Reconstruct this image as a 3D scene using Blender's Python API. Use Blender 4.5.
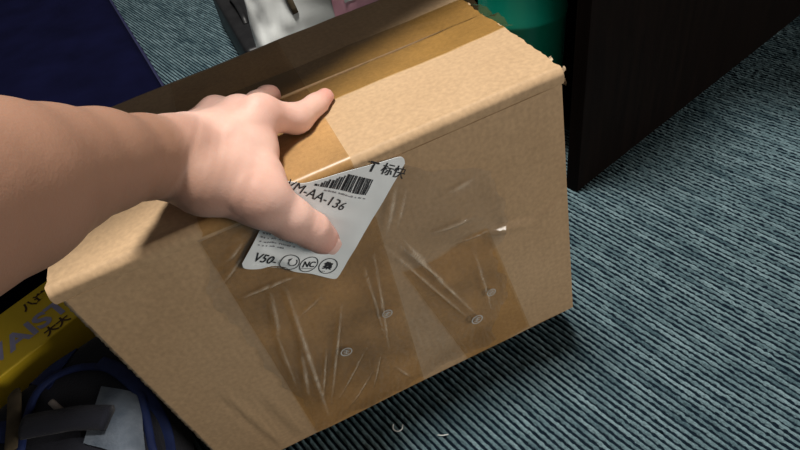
import bpy, bmesh, math, random
import numpy as np
from mathutils import Matrix, Vector, noise

for o in list(bpy.data.objects): bpy.data.objects.remove(o)
S = bpy.context.scene
COL = S.collection
random.seed(7)
rng = np.random.default_rng(11)

# ------------------------------------------------------------------ camera
cam_d = bpy.data.cameras.new('camera'); cam_d.sensor_width = 36; cam_d.lens = 590/800*36
cam_d.clip_start = 0.01
cam = bpy.data.objects.new('camera', cam_d); COL.objects.link(cam)
cam.matrix_world = Matrix(((0.98967143, 0.10450659, 0.09812666, 0),
                           (0.0, 0.68450425, -0.72900887, 0),
                           (-0.14335435, 0.72147925, 0.67743429, 0.63131),
                           (0, 0, 0, 1)))
S.camera = cam

# ------------------------------------------------------------------ world, ceiling lamp and added side fill
world = bpy.data.worlds.new('room_light'); S.world = world
world.use_nodes = True
world.node_tree.nodes['Background'].inputs[0].default_value = (1.0, 0.96, 0.92, 1)
world.node_tree.nodes['Background'].inputs[1].default_value = 0.08

def area(name, loc, target, sx, sy, power, col):
    d = bpy.data.lights.new(name, 'AREA'); d.shape = 'RECTANGLE'; d.size = sx; d.size_y = sy
    d.energy = power; d.color = col
    o = bpy.data.objects.new(name, d); COL.objects.link(o)
    o.location = loc
    o.rotation_euler = (Vector(target)-Vector(loc)).to_track_quat('-Z', 'Y').to_euler()
    return o
area('ceiling_lamp', (-0.22, 0.70, 2.60), (-0.15, 0.5, 0.3), 0.40, 0.40, 95, (1.0, 0.96, 0.90))
area('window_light', (2.5, -0.85, 0.85), (0.0, 0.45, 0.2), 1.1, 1.1, 45, (1.0, 0.93, 0.85))  # added low fill for the carton's front face; no window is seen

S.view_settings.view_transform = 'Standard'
S.view_settings.look = 'None'
S.view_settings.exposure = 0.0
S.view_settings.gamma = 1.0
S.view_settings.use_curve_mapping = False

# ------------------------------------------------------------------ helpers
def new_mat(name):
    m = bpy.data.materials.new(name); m.use_nodes = True
    nt = m.node_tree
    return m, nt, nt.nodes, nt.links, nt.nodes['Principled BSDF']

def noise_mix(name, c1, c2, scale=8.0, rough=0.6, bump=0.0, bscale=60.0, detail=4, spec=0.3, stretch=(1,1,1), sheen=0.0):
    m, nt, N, L, P = new_mat(name)
    tc = N.new('ShaderNodeTexCoord'); mp = N.new('ShaderNodeMapping'); mp.inputs['Scale'].default_value = stretch
    L.new(tc.outputs['Object'], mp.inputs['Vector'])
    n = N.new('ShaderNodeTexNoise'); n.inputs['Scale'].default_value = scale; n.inputs['Detail'].default_value = detail
    L.new(mp.outputs[0], n.inputs['Vector'])
    r = N.new('ShaderNodeValToRGB'); r.color_ramp.elements[0].position = 0.3; r.color_ramp.elements[1].position = 0.7
    r.color_ramp.elements[0].color = (*c1, 1); r.color_ramp.elements[1].color = (*c2, 1)
    L.new(n.outputs[0], r.inputs[0]); L.new(r.outputs[0], P.inputs['Base Color'])
    P.inputs['Roughness'].default_value = rough
    P.inputs['Specular IOR Level'].default_value = spec
    if sheen: P.inputs['Sheen Weight'].default_value = sheen
    if bump:
        n2 = N.new('ShaderNodeTexNoise'); n2.inputs['Scale'].default_value = bscale; n2.inputs['Detail'].default_value = 3
        L.new(mp.outputs[0], n2.inputs['Vector'])
        b = N.new('ShaderNodeBump'); b.inputs['Strength'].default_value = bump; b.inputs['Distance'].default_value = 0.002
        L.new(n2.outputs[0], b.inputs['Height']); L.new(b.outputs[0], P.inputs['Normal'])
    return m

def tag(o, label=None, cat=None, group=None, kind=None):
    if label: o['label'] = label
    if cat: o['category'] = cat
    if group: o['group'] = group
    if kind: o['kind'] = kind
    return o

def mesh_obj(name, verts, faces, mat, parent=None, smooth=True):
    me = bpy.data.meshes.new(name)
    me.from_pydata([tuple(map(float, v)) for v in verts], [], [tuple(map(int, f)) for f in faces])
    me.update()
    if smooth: me.polygons.foreach_set('use_smooth', [True]*len(me.polygons))
    if mat: me.materials.append(mat)
    o = bpy.data.objects.new(name, me); COL.objects.link(o)
    if parent: o.parent = parent
    return o

def bm_obj(name, bm, mat, parent=None, smooth=False):
    bmesh.ops.recalc_face_normals(bm, faces=bm.faces)
    me = bpy.data.meshes.new(name); bm.to_mesh(me); bm.free()
    if smooth: me.polygons.foreach_set('use_smooth', [True]*len(me.polygons))
    if mat: me.materials.append(mat)
    o = bpy.data.objects.new(name, me); COL.objects.link(o)
    if parent: o.parent = parent
    return o

def empty(name, M=None, loc=None, rz=0):
    o = bpy.data.objects.new(name, None); COL.objects.link(o); o.empty_display_size = 0.05
    if M is not None: o.matrix_world = M
    elif loc is not None: o.matrix_world = Matrix.Translation(loc) @ Matrix.Rotation(rz, 4, 'Z')
    return o

def add_box(bm, x0, x1, y0, y1, z0, z1, bevel=0.0, seg=2):
    r = bmesh.ops.create_cube(bm, size=1, matrix=Matrix.Translation(((x0+x1)/2, (y0+y1)/2, (z0+z1)/2)) @ Matrix.Diagonal((x1-x0, y1-y0, z1-z0, 1)))
    if bevel:
        es = {e for v in r['verts'] for e in v.link_edges}
        bmesh.ops.bevel(bm, geom=list(es), offset=bevel, segments=seg, affect='EDGES', profile=0.5)

def sheet(name, P, mat, parent, th=0.0, smooth=True):
    """P[i][j] grid of points; th>0 closes it into a sheet of that thickness (below the surface normal)."""
    P = np.asarray(P, float); n, m, _ = P.shape
    du = np.gradient(P, axis=0); dv = np.gradient(P, axis=1)
    nn = np.cross(du, dv); nn /= np.linalg.norm(nn, axis=2, keepdims=True)+1e-12
    idx = np.arange(n*m).reshape(n, m)
    q = np.stack([idx[:-1, :-1], idx[1:, :-1], idx[1:, 1:], idx[:-1, 1:]], -1).reshape(-1, 4)
    V = P.reshape(-1, 3); F = [tuple(f) for f in q]
    if th:
        V = np.vstack([V, (P-nn*th).reshape(-1, 3)]); k = n*m
        F += [tuple(k+i for i in f[::-1]) for f in q]
        ring = list(idx[0, :]) + list(idx[1:, -1]) + list(idx[-1, -2::-1]) + list(idx[-2:0, 0])
        V = np.vstack([V, V[ring], V[[k+r for r in ring]]]); b0 = 2*k; nr = len(ring)      # rim with its own vertices: crisp cut edge
        for i in range(nr): j = (i+1) % nr; F.append((b0+i, b0+nr+i, b0+nr+j, b0+j)[::-1])
    return mesh_obj(name, V, F, mat, parent, smooth)

def fbm(x, y, z=0.0, s=1.0, o=3):
    return noise.fractal(Vector((x*s, y*s, z*s)), 0.9, 2.0, o)

def tube(name, pts, r, mat, parent=None, seg=10, flat=1.0, up=(0, 0, 1)):
    pts = [Vector(p) for p in pts]; V = []; F = []; n = len(pts)
    rr = r if isinstance(r, (list, tuple)) else [r]*n
    for i, p in enumerate(pts):
        t = (pts[min(i+1, n-1)]-pts[max(i-1, 0)]).normalized()
        s = t.cross(Vector(up)).normalized(); u = s.cross(t)
        for k in range(seg):
            a = 2*math.pi*k/seg
            V.append(p+s*math.cos(a)*rr[i]+u*math.sin(a)*rr[i]*flat)
    for i in range(n-1):
        for k in range(seg):
            F.append((i*seg+k, i*seg+(k+1) % seg, (i+1)*seg+(k+1) % seg, (i+1)*seg+k))
    F.append(tuple(range(seg))[::-1]); F.append(tuple((n-1)*seg+k for k in range(seg)))
    return mesh_obj(name, V, F, mat, parent)

def smooth_path(pts, n=24):
    pts = [np.array(p, float) for p in pts]; P = [2*pts[0]-pts[1]]+pts+[2*pts[-1]-pts[-2]]; out = []
    k = len(pts)-1
    for i in range(k):
        a, b, c, d = P[i:i+4]
        for t in np.linspace(0, 1, max(2, n//k), endpoint=(i == k-1)):
            out.append(0.5*((2*b)+(c-a)*t+(2*a-5*b+4*c-d)*t*t+(3*b-a-3*c+d)*t**3))
    return out

def text_mesh(body, size, bold=0.0):
    c = bpy.data.curves.new('print', 'FONT'); c.body = body; c.size = size; c.offset = bold
    c.resolution_u = 3
    o = bpy.data.objects.new('print', c); COL.objects.link(o)
    dg = bpy.context.evaluated_depsgraph_get()
    me = bpy.data.meshes.new_from_object(o.evaluated_get(dg))
    V = [v.co.copy() for v in me.vertices]; F = [tuple(p.vertices) for p in me.polygons]
    bpy.data.objects.remove(o); bpy.data.curves.remove(c); bpy.data.meshes.remove(me)
    return V, F

# ------------------------------------------------------------------ materials
def cardboard_mat():
    m, nt, N, L, P = new_mat('kraft_cardboard')
    tc = N.new('ShaderNodeTexCoord')
    n1 = N.new('ShaderNodeTexNoise'); n1.inputs['Scale'].default_value = 6; n1.inputs['Detail'].default_value = 5
    n2 = N.new('ShaderNodeTexNoise'); n2.inputs['Scale'].default_value = 240; n2.inputs['Detail'].default_value = 4
    mp = N.new('ShaderNodeMapping'); mp.inputs['Scale'].default_value = (1, 1, 1)
    L.new(tc.outputs['Object'], n1.inputs['Vector']); L.new(tc.outputs['Object'], mp.inputs['Vector']); L.new(mp.outputs[0], n2.inputs['Vector'])
    r = N.new('ShaderNodeValToRGB')
    r.color_ramp.elements[0].position = 0.25; r.color_ramp.elements[1].position = 0.75
    r.color_ramp.elements[0].color = (0.40, 0.268, 0.152, 1); r.color_ramp.elements[1].color = (0.47, 0.327, 0.197, 1)
    L.new(n1.outputs[0], r.inputs[0])
    r2 = N.new('ShaderNodeValToRGB'); r2.color_ramp.elements[0].position = 0.3; r2.color_ramp.elements[1].position = 0.7
    r2.color_ramp.elements[0].color = (0.86, 0.85, 0.83, 1); r2.color_ramp.elements[1].color = (1.06, 1.05, 1.03, 1)
    L.new(n2.outputs[0], r2.inputs[0])
    mx = N.new('ShaderNodeMix'); mx.data_type = 'RGBA'; mx.blend_type = 'MULTIPLY'; mx.inputs[0].default_value = 1.0
    L.new(r.outputs[0], mx.inputs[6]); L.new(r2.outputs[0], mx.inputs[7]); L.new(mx.outputs[2], P.inputs['Base Color'])
    P.inputs['Roughness'].default_value = 0.62; P.inputs['Specular IOR Level'].default_value = 0.25
    # faint flute lines running up the panel
    w = N.new('ShaderNodeTexWave'); w.bands_direction = 'X'; w.inputs['Scale'].default_value = 45; w.inputs['Distortion'].default_value = 0.6
    L.new(tc.outputs['Object'], w.inputs['Vector'])
    b = N.new('ShaderNodeBump'); b.inputs['Strength'].default_value = 0.06; b.inputs['Distance'].default_value = 0.0008
    L.new(w.outputs[1], b.inputs['Height'])
    b2 = N.new('ShaderNodeBump'); b2.inputs['Strength'].default_value = 0.12; b2.inputs['Distance'].default_value = 0.001
    L.new(n2.outputs[0], b2.inputs['Height']); L.new(b.outputs[0], b2.inputs['Normal']); L.new(b2.outputs[0], P.inputs['Normal'])
    return m

def film_mat(name, tint, gloss, rough=0.12, haze=0.0, haze_col=(0.8, 0.75, 0.65), bump=0.15, scale=40):
    """thin plastic film: tinted see-through with a glossy coat"""
    m, nt, N, L, P = new_mat(name)
    N.remove(P); out = N['Material Output']
    tr = N.new('ShaderNodeBsdfTransparent')
    gl = N.new('ShaderNodeBsdfGlossy'); gl.inputs['Roughness'].default_value = rough
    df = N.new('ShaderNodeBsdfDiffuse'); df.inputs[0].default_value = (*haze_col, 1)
    tc = N.new('ShaderNodeTexCoord'); n = N.new('ShaderNodeTexNoise'); n.inputs['Scale'].default_value = scale; n.inputs['Detail'].default_value = 3
    L.new(tc.outputs['Object'], n.inputs['Vector'])
    r = N.new('ShaderNodeValToRGB'); r.color_ramp.elements[0].position = 0.35; r.color_ramp.elements[1].position = 0.65
    r.color_ramp.elements[0].color = (*[c*0.90 for c in tint], 1); r.color_ramp.elements[1].color = (*[min(1, c*1.04) for c in tint], 1)
    n3 = N.new('ShaderNodeTexNoise'); n3.inputs['Scale'].default_value = 14; n3.inputs['Detail'].default_value = 4
    L.new(tc.outputs['Object'], n3.inputs['Vector']); L.new(n3.outputs[0], r.inputs[0]); L.new(r.outputs[0], tr.inputs[0])
    b = N.new('ShaderNodeBump'); b.inputs['Strength'].default_value = bump; b.inputs['Distance'].default_value = 0.003
    L.new(n.outputs[0], b.inputs['Height']); L.new(b.outputs[0], gl.inputs['Normal'])
    lw = N.new('ShaderNodeLayerWeight'); lw.inputs[0].default_value = 0.5; L.new(b.outputs[0], lw.inputs['Normal'])
    pw = N.new('ShaderNodeMath'); pw.operation = 'POWER'; pw.inputs[1].default_value = 4.0; L.new(lw.outputs['Facing'], pw.inputs[0])
    fr = N.new('ShaderNodeMath'); fr.operation = 'MULTIPLY_ADD'; fr.inputs[1].default_value = 0.8; fr.inputs[2].default_value = 0.045; L.new(pw.outputs[0], fr.inputs[0])
    mu = N.new('ShaderNodeMath'); mu.operation = 'MULTIPLY'; mu.inputs[1].default_value = gloss; mu.use_clamp = True
    L.new(fr.outputs[0], mu.inputs[0])
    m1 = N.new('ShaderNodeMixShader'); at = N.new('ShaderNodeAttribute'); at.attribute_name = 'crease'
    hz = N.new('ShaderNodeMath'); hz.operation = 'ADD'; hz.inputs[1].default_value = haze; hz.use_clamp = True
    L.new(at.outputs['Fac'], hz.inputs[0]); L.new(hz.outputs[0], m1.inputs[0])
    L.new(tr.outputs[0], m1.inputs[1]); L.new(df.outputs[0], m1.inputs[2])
    m2 = N.new('ShaderNodeMixShader'); L.new(mu.outputs[0], m2.inputs[0]); L.new(m1.outputs[0], m2.inputs[1]); L.new(gl.outputs[0], m2.inputs[2])
    L.new(m2.outputs[0], out.inputs['Surface'])
    return m

def carpet_mat(ang, pitch):
    m, nt, N, L, P = new_mat('ribbed_carpet')
    tc = N.new('ShaderNodeTexCoord'); mp = N.new('ShaderNodeMapping'); mp.inputs['Rotation'].default_value = (0, 0, -ang)
    L.new(tc.outputs['Object'], mp.inputs['Vector'])
    sp = N.new('ShaderNodeSeparateXYZ'); L.new(mp.outputs[0], sp.inputs[0])
    dv = N.new('ShaderNodeMath'); dv.operation = 'DIVIDE'; dv.inputs[1].default_value = pitch; L.new(sp.outputs[1], dv.inputs[0])
    fl = N.new('ShaderNodeMath'); fl.operation = 'FLOOR'; L.new(dv.outputs[0], fl.inputs[0])
    frc = N.new('ShaderNodeMath'); frc.operation = 'SUBTRACT'; L.new(dv.outputs[0], frc.inputs[0]); L.new(fl.outputs[0], frc.inputs[1])
    # yarn colour drifts along each rib
    sx = N.new('ShaderNodeMath'); sx.operation = 'MULTIPLY'; sx.inputs[1].default_value = 15; L.new(sp.outputs[0], sx.inputs[0])
    sy = N.new('ShaderNodeMath'); sy.operation = 'MULTIPLY'; sy.inputs[1].default_value = 7.31; L.new(fl.outputs[0], sy.inputs[0])
    cb = N.new('ShaderNodeCombineXYZ'); L.new(sx.outputs[0], cb.inputs[0]); L.new(sy.outputs[0], cb.inputs[1])
    n1 = N.new('ShaderNodeTexNoise'); n1.inputs['Scale'].default_value = 1.0; n1.inputs['Detail'].default_value = 2; L.new(cb.outputs[0], n1.inputs['Vector'])
    r = N.new('ShaderNodeValToRGB')
    e = r.color_ramp.elements; e[0].position = 0.30; e[0].color = (0.045, 0.078, 0.092, 1); e[1].position = 0.66; e[1].color = (0.140, 0.205, 0.225, 1)
    k = e.new(0.47); k.color = (0.088, 0.138, 0.154, 1)
    L.new(n1.outputs[0], r.inputs[0])
    # dark gaps between the ribs, groove shade put into the colour
    tri = N.new('ShaderNodeMath'); tri.operation = 'PINGPONG'; tri.inputs[1].default_value = 0.5; L.new(frc.outputs[0], tri.inputs[0])
    rg = N.new('ShaderNodeValToRGB'); rg.color_ramp.elements[0].position = 0.195; rg.color_ramp.elements[1].position = 0.255
    rg.color_ramp.elements[0].color = (0, 0, 0, 1); rg.color_ramp.elements[1].color = (1, 1, 1, 1)
    wob = N.new('ShaderNodeTexNoise'); wob.inputs['Scale'].default_value = 260; wob.inputs['Detail'].default_value = 2; L.new(tc.outputs['Object'], wob.inputs['Vector'])
    wm = N.new('ShaderNodeMath'); wm.operation = 'MULTIPLY_ADD'; wm.inputs[1].default_value = 0.16; wm.inputs[2].default_value = -0.07; L.new(wob.outputs[0], wm.inputs[0])
    ad = N.new('ShaderNodeMath'); ad.operation = 'ADD'; L.new(tri.outputs[0], ad.inputs[0]); L.new(wm.outputs[0], ad.inputs[1]); L.new(ad.outputs[0], rg.inputs[0])
    mx = N.new('ShaderNodeMix'); mx.data_type = 'RGBA'; mx.inputs[6].default_value = (0.006, 0.012, 0.020, 1)
    L.new(rg.outputs[0], mx.inputs[0]); L.new(r.outputs[0], mx.inputs[7])
    # tuft speckle
    n2 = N.new('ShaderNodeTexNoise'); n2.inputs['Scale'].default_value = 420; n2.inputs['Detail'].default_value = 2; L.new(tc.outputs['Object'], n2.inputs['Vector'])
    r2 = N.new('ShaderNodeValToRGB'); r2.color_ramp.elements[0].position = 0.3; r2.color_ramp.elements[1].position = 0.7
    r2.color_ramp.elements[0].color = (0.7, 0.7, 0.7, 1); r2.color_ramp.elements[1].color = (1.2, 1.2, 1.2, 1); L.new(n2.outputs[0], r2.inputs[0])
    m2 = N.new('ShaderNodeMix'); m2.data_type = 'RGBA'; m2.blend_type = 'MULTIPLY'; m2.inputs[0].default_value = 1.0
    L.new(mx.outputs[2], m2.inputs[6]); L.new(r2.outputs[0], m2.inputs[7])
    L.new(m2.outputs[2], P.inputs['Base Color'])
    P.inputs['Roughness'].default_value = 0.95; P.inputs['Specular IOR Level'].default_value = 0.05
    b = N.new('ShaderNodeBump'); b.inputs['Strength'].default_value = 0.5; b.inputs['Distance'].default_value = 0.002
    L.new(n2.outputs[0], b.inputs['Height']); L.new(b.outputs[0], P.inputs['Normal'])
    return m

def skin_mat():
    m, nt, N, L, P = new_mat('skin')
    tc = N.new('ShaderNodeTexCoord')
    n1 = N.new('ShaderNodeTexNoise'); n1.inputs['Scale'].default_value = 22; n1.inputs['Detail'].default_value = 4; L.new(tc.outputs['Object'], n1.inputs['Vector'])
    r = N.new('ShaderNodeValToRGB'); r.color_ramp.elements[0].position = 0.3; r.color_ramp.elements[1].position = 0.72
    r.color_ramp.elements[0].color = (0.53, 0.315, 0.255, 1); r.color_ramp.elements[1].color = (0.63, 0.415, 0.345, 1)
    L.new(n1.outputs[0], r.inputs[0])
    a = N.new('ShaderNodeAttribute'); a.attribute_name = 'blush'
    mx = N.new('ShaderNodeMix'); mx.data_type = 'RGBA'; L.new(a.outputs['Fac'], mx.inputs[0]); L.new(r.outputs[0], mx.inputs[6]); mx.inputs[7].default_value = (0.60, 0.25, 0.205, 1)
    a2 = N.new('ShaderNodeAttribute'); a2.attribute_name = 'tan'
    mt = N.new('ShaderNodeMix'); mt.data_type = 'RGBA'; L.new(a2.outputs['Fac'], mt.inputs[0]); L.new(mx.outputs[2], mt.inputs[6]); mt.inputs[7].default_value = (0.25, 0.135, 0.088, 1)  # forearm colour: tanned skin with shade mixed in
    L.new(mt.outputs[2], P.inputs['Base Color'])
    P.inputs['Roughness'].default_value = 0.52; P.inputs['Specular IOR Level'].default_value = 0.24
    P.inputs['Subsurface Weight'].default_value = 0.12; P.inputs['Subsurface Radius'].default_value = (0.008, 0.003, 0.0015); P.inputs['Subsurface Scale'].default_value = 0.6
    n2 = N.new('ShaderNodeTexVoronoi'); n2.inputs['Scale'].default_value = 700; L.new(tc.outputs['Object'], n2.inputs['Vector'])
    n3 = N.new('ShaderNodeTexNoise'); n3.inputs['Scale'].default_value = 90; n3.inputs['Detail'].default_value = 5; L.new(tc.outputs['Object'], n3.inputs['Vector'])
    b = N.new('ShaderNodeBump'); b.inputs['Strength'].default_value = 0.12; b.inputs['Distance'].default_value = 0.0006; L.new(n2.outputs[0], b.inputs['Height'])
    b2 = N.new('ShaderNodeBump'); b2.inputs['Strength'].default_value = 0.30; b2.inputs['Distance'].default_value = 0.0015; L.new(n3.outputs[0], b2.inputs['Height']); L.new(b.outputs[0], b2.inputs['Normal'])
    L.new(b2.outputs[0], P.inputs['Normal'])
    return m

CARD = cardboard_mat()
CARD_EDGE = noise_mix('cardboard_torn_edge', (0.20, 0.13, 0.075), (0.52, 0.40, 0.27), scale=160, rough=0.9)
TAPE = film_mat('brown_packing_tape', (0.79, 0.70, 0.46), 1.0, rough=0.16, haze=0.05, haze_col=(0.5, 0.36, 0.18))
TAPE2 = film_mat('clear_brown_tape', (0.955, 0.865, 0.69), 0.6, rough=0.34, haze=0.02, haze_col=(0.5, 0.4, 0.26))
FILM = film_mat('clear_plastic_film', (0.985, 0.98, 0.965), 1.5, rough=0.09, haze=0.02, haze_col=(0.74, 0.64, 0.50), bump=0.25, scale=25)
PAPER = noise_mix('label_paper', (0.76, 0.80, 0.81), (0.84, 0.87, 0.88), scale=30, rough=0.35, spec=0.4)
INK = noise_mix('black_print', (0.018, 0.018, 0.02), (0.035, 0.035, 0.04), scale=90, rough=0.5)
GREYINK = noise_mix('grey_print', (0.22, 0.22, 0.24), (0.32, 0.32, 0.34), scale=90, rough=0.5)
PALEINK = noise_mix('pale_grey_print', (0.42, 0.43, 0.42), (0.52, 0.53, 0.52), scale=90, rough=0.5)
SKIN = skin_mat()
NAIL = noise_mix('fingernail', (0.70, 0.44, 0.38), (0.76, 0.52, 0.46), scale=60, rough=0.22, spec=0.5)
DARKWOOD = noise_mix('dark_wood', (0.0028, 0.0018, 0.0015), (0.0055, 0.0033, 0.0026), scale=9, rough=0.55, stretch=(8, 8, 0.8), bump=0.05, spec=0.05)
BLACKMETAL = noise_mix('black_metal', (0.006, 0.006, 0.007), (0.012, 0.012, 0.013), scale=30, rough=0.45)
GREEN = noise_mix('green_plastic', (0.004, 0.34, 0.235), (0.008, 0.42, 0.29), scale=5, rough=0.30, bump=0.04, bscale=20, spec=0.5)
NAVY = noise_mix('navy_fabric', (0.0012, 0.0014, 0.009), (0.0022, 0.0026, 0.015), scale=14, rough=0.9, bump=0.3, bscale=500, spec=0.04)
NAVYTRIM = noise_mix('navy_webbing', (0.006, 0.007, 0.03), (0.010, 0.012, 0.045), scale=120, rough=0.8)
WHITEBAG = noise_mix('white_plastic_bag', (0.55, 0.57, 0.56), (0.66, 0.68, 0.67), scale=7, rough=0.35, bump=0.3, bscale=25, spec=0.4)
PINK = noise_mix('pink_print', (0.72, 0.34, 0.44), (0.80, 0.42, 0.51), scale=20, rough=0.4)
OLIVE = noise_mix('olive_webbing', (0.06, 0.045, 0.025), (0.10, 0.075, 0.045), scale=60, rough=0.8)
YELLOW = noise_mix('yellow_carton', (0.90, 0.62, 0.025), (0.95, 0.68, 0.04), scale=10, rough=0.5)
LILAC = noise_mix('lilac_print', (0.40, 0.39, 0.60), (0.48, 0.47, 0.68), scale=40, rough=0.5)
BROWNINK = noise_mix('brown_print', (0.07, 0.03, 0.01), (0.10, 0.05, 0.02), scale=40, rough=0.5)
PACK = noise_mix('black_backpack_fabric', (0.006, 0.007, 0.012), (0.012, 0.013, 0.022), scale=18, rough=0.9, bump=0.4, bscale=420, sheen=0.1)
PACKBLUE = noise_mix('blue_webbing', (0.007, 0.014, 0.065), (0.014, 0.028, 0.11), scale=40, rough=0.7, bump=0.2, bscale=300)
PACKGREY = noise_mix('pale_mesh_fabric', (0.07, 0.09, 0.12), (0.20, 0.23, 0.27), scale=26, rough=0.9, bump=0.5, bscale=350)
BUCKLE = noise_mix('blue_plastic', (0.015, 0.035, 0.20), (0.03, 0.06, 0.28), scale=20, rough=0.35)

# ------------------------------------------------------------------ floor: ribbed loop carpet
ANG = math.radians(130.3); PITCH = 0.0074
CARPET = carpet_mat(ANG, PITCH)
bm = bmesh.new(); add_box(bm, -2.6, 2.4, -0.8, 3.6, -0.05, -0.0032)
floor = tag(bm_obj('floor', bm, CARPET), 'grey-teal ribbed loop-pile carpet floor', kind='structure')

def ribs(name, x0, x1, y0, y1, step, prof):
    ca, sa = math.cos(ANG), math.sin(ANG)
    c = np.array([[x0, y0], [x1, y0], [x0, y1], [x1, y1]])
    a = c@np.array([ca, sa]); b = c@np.array([-sa, ca])
    k0, k1 = int(np.floor(b.min()/PITCH)), int(np.ceil(b.max()/PITCH))
    A = np.arange(a.min(), a.max(), step)
    f = np.array([p[0] for p in prof]); h = np.array([p[1] for p in prof]); n = len(f)
    K = np.arange(k0, k1)
    B = ((K[:, None]+f[None])*PITCH).reshape(-1)             # cross position
    H = np.tile(h, len(K))
    AA = A[:, None]+rng.uniform(-.3, .3, (len(A), len(B)))*step
    wob = rng.normal(0, 1, (len(A), len(K))).repeat(n, axis=1)
    BB = B[None]+wob*PITCH*0.06+rng.normal(0, PITCH*0.035, AA.shape)
    ZZ = H[None]*(0.92+0.20*rng.normal(0, 1, (len(A), len(K))).repeat(n, axis=1))-0.0030
    X = AA*ca-BB*sa; Y = AA*sa+BB*ca
    V = np.stack([X, Y, ZZ], -1).reshape(-1, 3)
    idx = np.arange(V.shape[0]).reshape(AA.shape)
    q = np.stack([idx[:-1, :-1], idx[1:, :-1], idx[1:, 1:], idx[:-1, 1:]], -1).reshape(-1, 4)
    cx = V[q[:, 0], 0]; cy = V[q[:, 0], 1]
    q = q[(cx > x0) & (cx < x1) & (cy > y0) & (cy < y1)]
    u, inv = np.unique(q, return_inverse=True); q = inv.reshape(q.shape); V = V[u]
    me = bpy.data.meshes.new(name)
    me.vertices.add(len(V)); me.vertices.foreach_set('co', V.astype(np.float32).ravel())
    me.loops.add(q.size); me.loops.foreach_set('vertex_index', q.astype(np.int32).ravel())
    me.polygons.add(len(q)); me.polygons.foreach_set('loop_start', np.arange(0, q.size, 4, dtype=np.int32))
    me.update(calc_edges=True)
    me.polygons.foreach_set('use_smooth', np.ones(len(q), bool))
    me.materials.append(CARPET)
    o = bpy.data.objects.new(name, me); COL.objects.link(o); o.parent = floor
    tag(o, kind='stuff'); return o
ribs('carpet_pile', -0.35, 0.95, 0.16, 1.45, 0.0036, [(0.10, 0), (0.25, .0024), (0.5, .0032), (0.75, .0024), (0.90, 0)])
ribs('carpet_pile', -1.75, -0.3505, 0.16, 2.5, 0.011, [(0.10, 0), (0.5, .0032), (0.90, 0)])

# crumbs and lint on the carpet
LINT = noise_mix('white_lint', (0.6, 0.62, 0.62), (0.7, 0.72, 0.72), scale=50, rough=0.8)
CRUMB = noise_mix('dark_lint', (0.02, 0.03, 0.035), (0.03, 0.045, 0.05), scale=50, rough=0.9)
def lint(pts, r, mat, label, cat, group=None):
    o = tube('lint', smooth_path(pts, 12), r, mat, seg=6); tag(o, label, cat, group); return o
c = np.array((-0.0938, 0.3380, 0.0000)); 
lint([c+np.array([0.006*math.cos(t), 0.006*math.sin(t), 0.0012]) for t in np.linspace(2.6, 6.6, 6)], 0.0007, LINT, 'white curl of lint lying on the carpet below the carton', 'lint')
c = np.array((-0.0423, 0.3232, 0.0000))
lint([c+np.array([-.006, .001, .001]), c+np.array([0, 0, .0015]), c+np.array([.006, .001, .001])], 0.0006, LINT, 'short straight white thread lying on the carpet', 'lint')

# ------------------------------------------------------------------ the desk (dark wood, panel beside; unseen top above, shaped to block light)
DM = Matrix.Translation((0.19, 0.712, 0)) @ Matrix.Rotation(math.radians(40.5), 4, 'Z')
desk = empty('office_desk', DM)
tag(desk, 'near-black wooden office desk with tall side panel standing on the carpet', 'desk')
bm = bmesh.new(); add_box(bm, 0.0, 1.30, 0.0, 0.022, 0.0, 0.70, 0.0015); bm_obj('front_panel', bm, DARKWOOD, desk)
bm = bmesh.new(); add_box(bm, 0.128, 1.30, 0.0225, 0.62, 0.0, 0.70, 0.0015); bm_obj('pedestal', bm, DARKWOOD, desk)
bm = bmesh.new()
vv = [bm.verts.new((x, y, .701)) for x, y in ((-.75, .075), (-.19, .075), (-.155, .083), (-.125, .105), (-.105, .14), (-.095, .19), (-.085, .235), (-.06, .26), (.16, .26), (.19, .245), (.20, .21), (.20, -.30), (1.36, -.30), (1.36, .86), (.20, .86), (.18, .42), (-.75, .42))]
fc = bm.faces.new(vv); ex = bmesh.ops.extrude_face_region(bm, geom=[fc]); bmesh.ops.translate(bm, vec=(0, 0, .029), verts=[g for g in ex['geom'] if isinstance(g, bmesh.types.BMVert)])
bm_obj('desk_top', bm, DARKWOOD, desk)  # unseen top: left arm, overhang and cutout shaped to steer the shadows
# ------------------------------------------------------------------ cardboard carton
BL, BW, BH = 0.44, 0.2876, 0.3301
BM = Matrix(((0.925987, -0.367615, -0.086061, -0.278785), (0.367937, 0.929764, -0.012679, 0.292237), (0.084678, -0.019924, 0.996209, 0.005730), (0, 0, 0, 1)))
box = empty('cardboard_box', BM)
tag(box, 'brown corrugated cardboard carton sealed with tape, gripped by a hand', 'box')
# local frame: x along the long front edge, y to the back, z up from the bottom; (u, v) on the front face = (x, BH - z)

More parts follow.
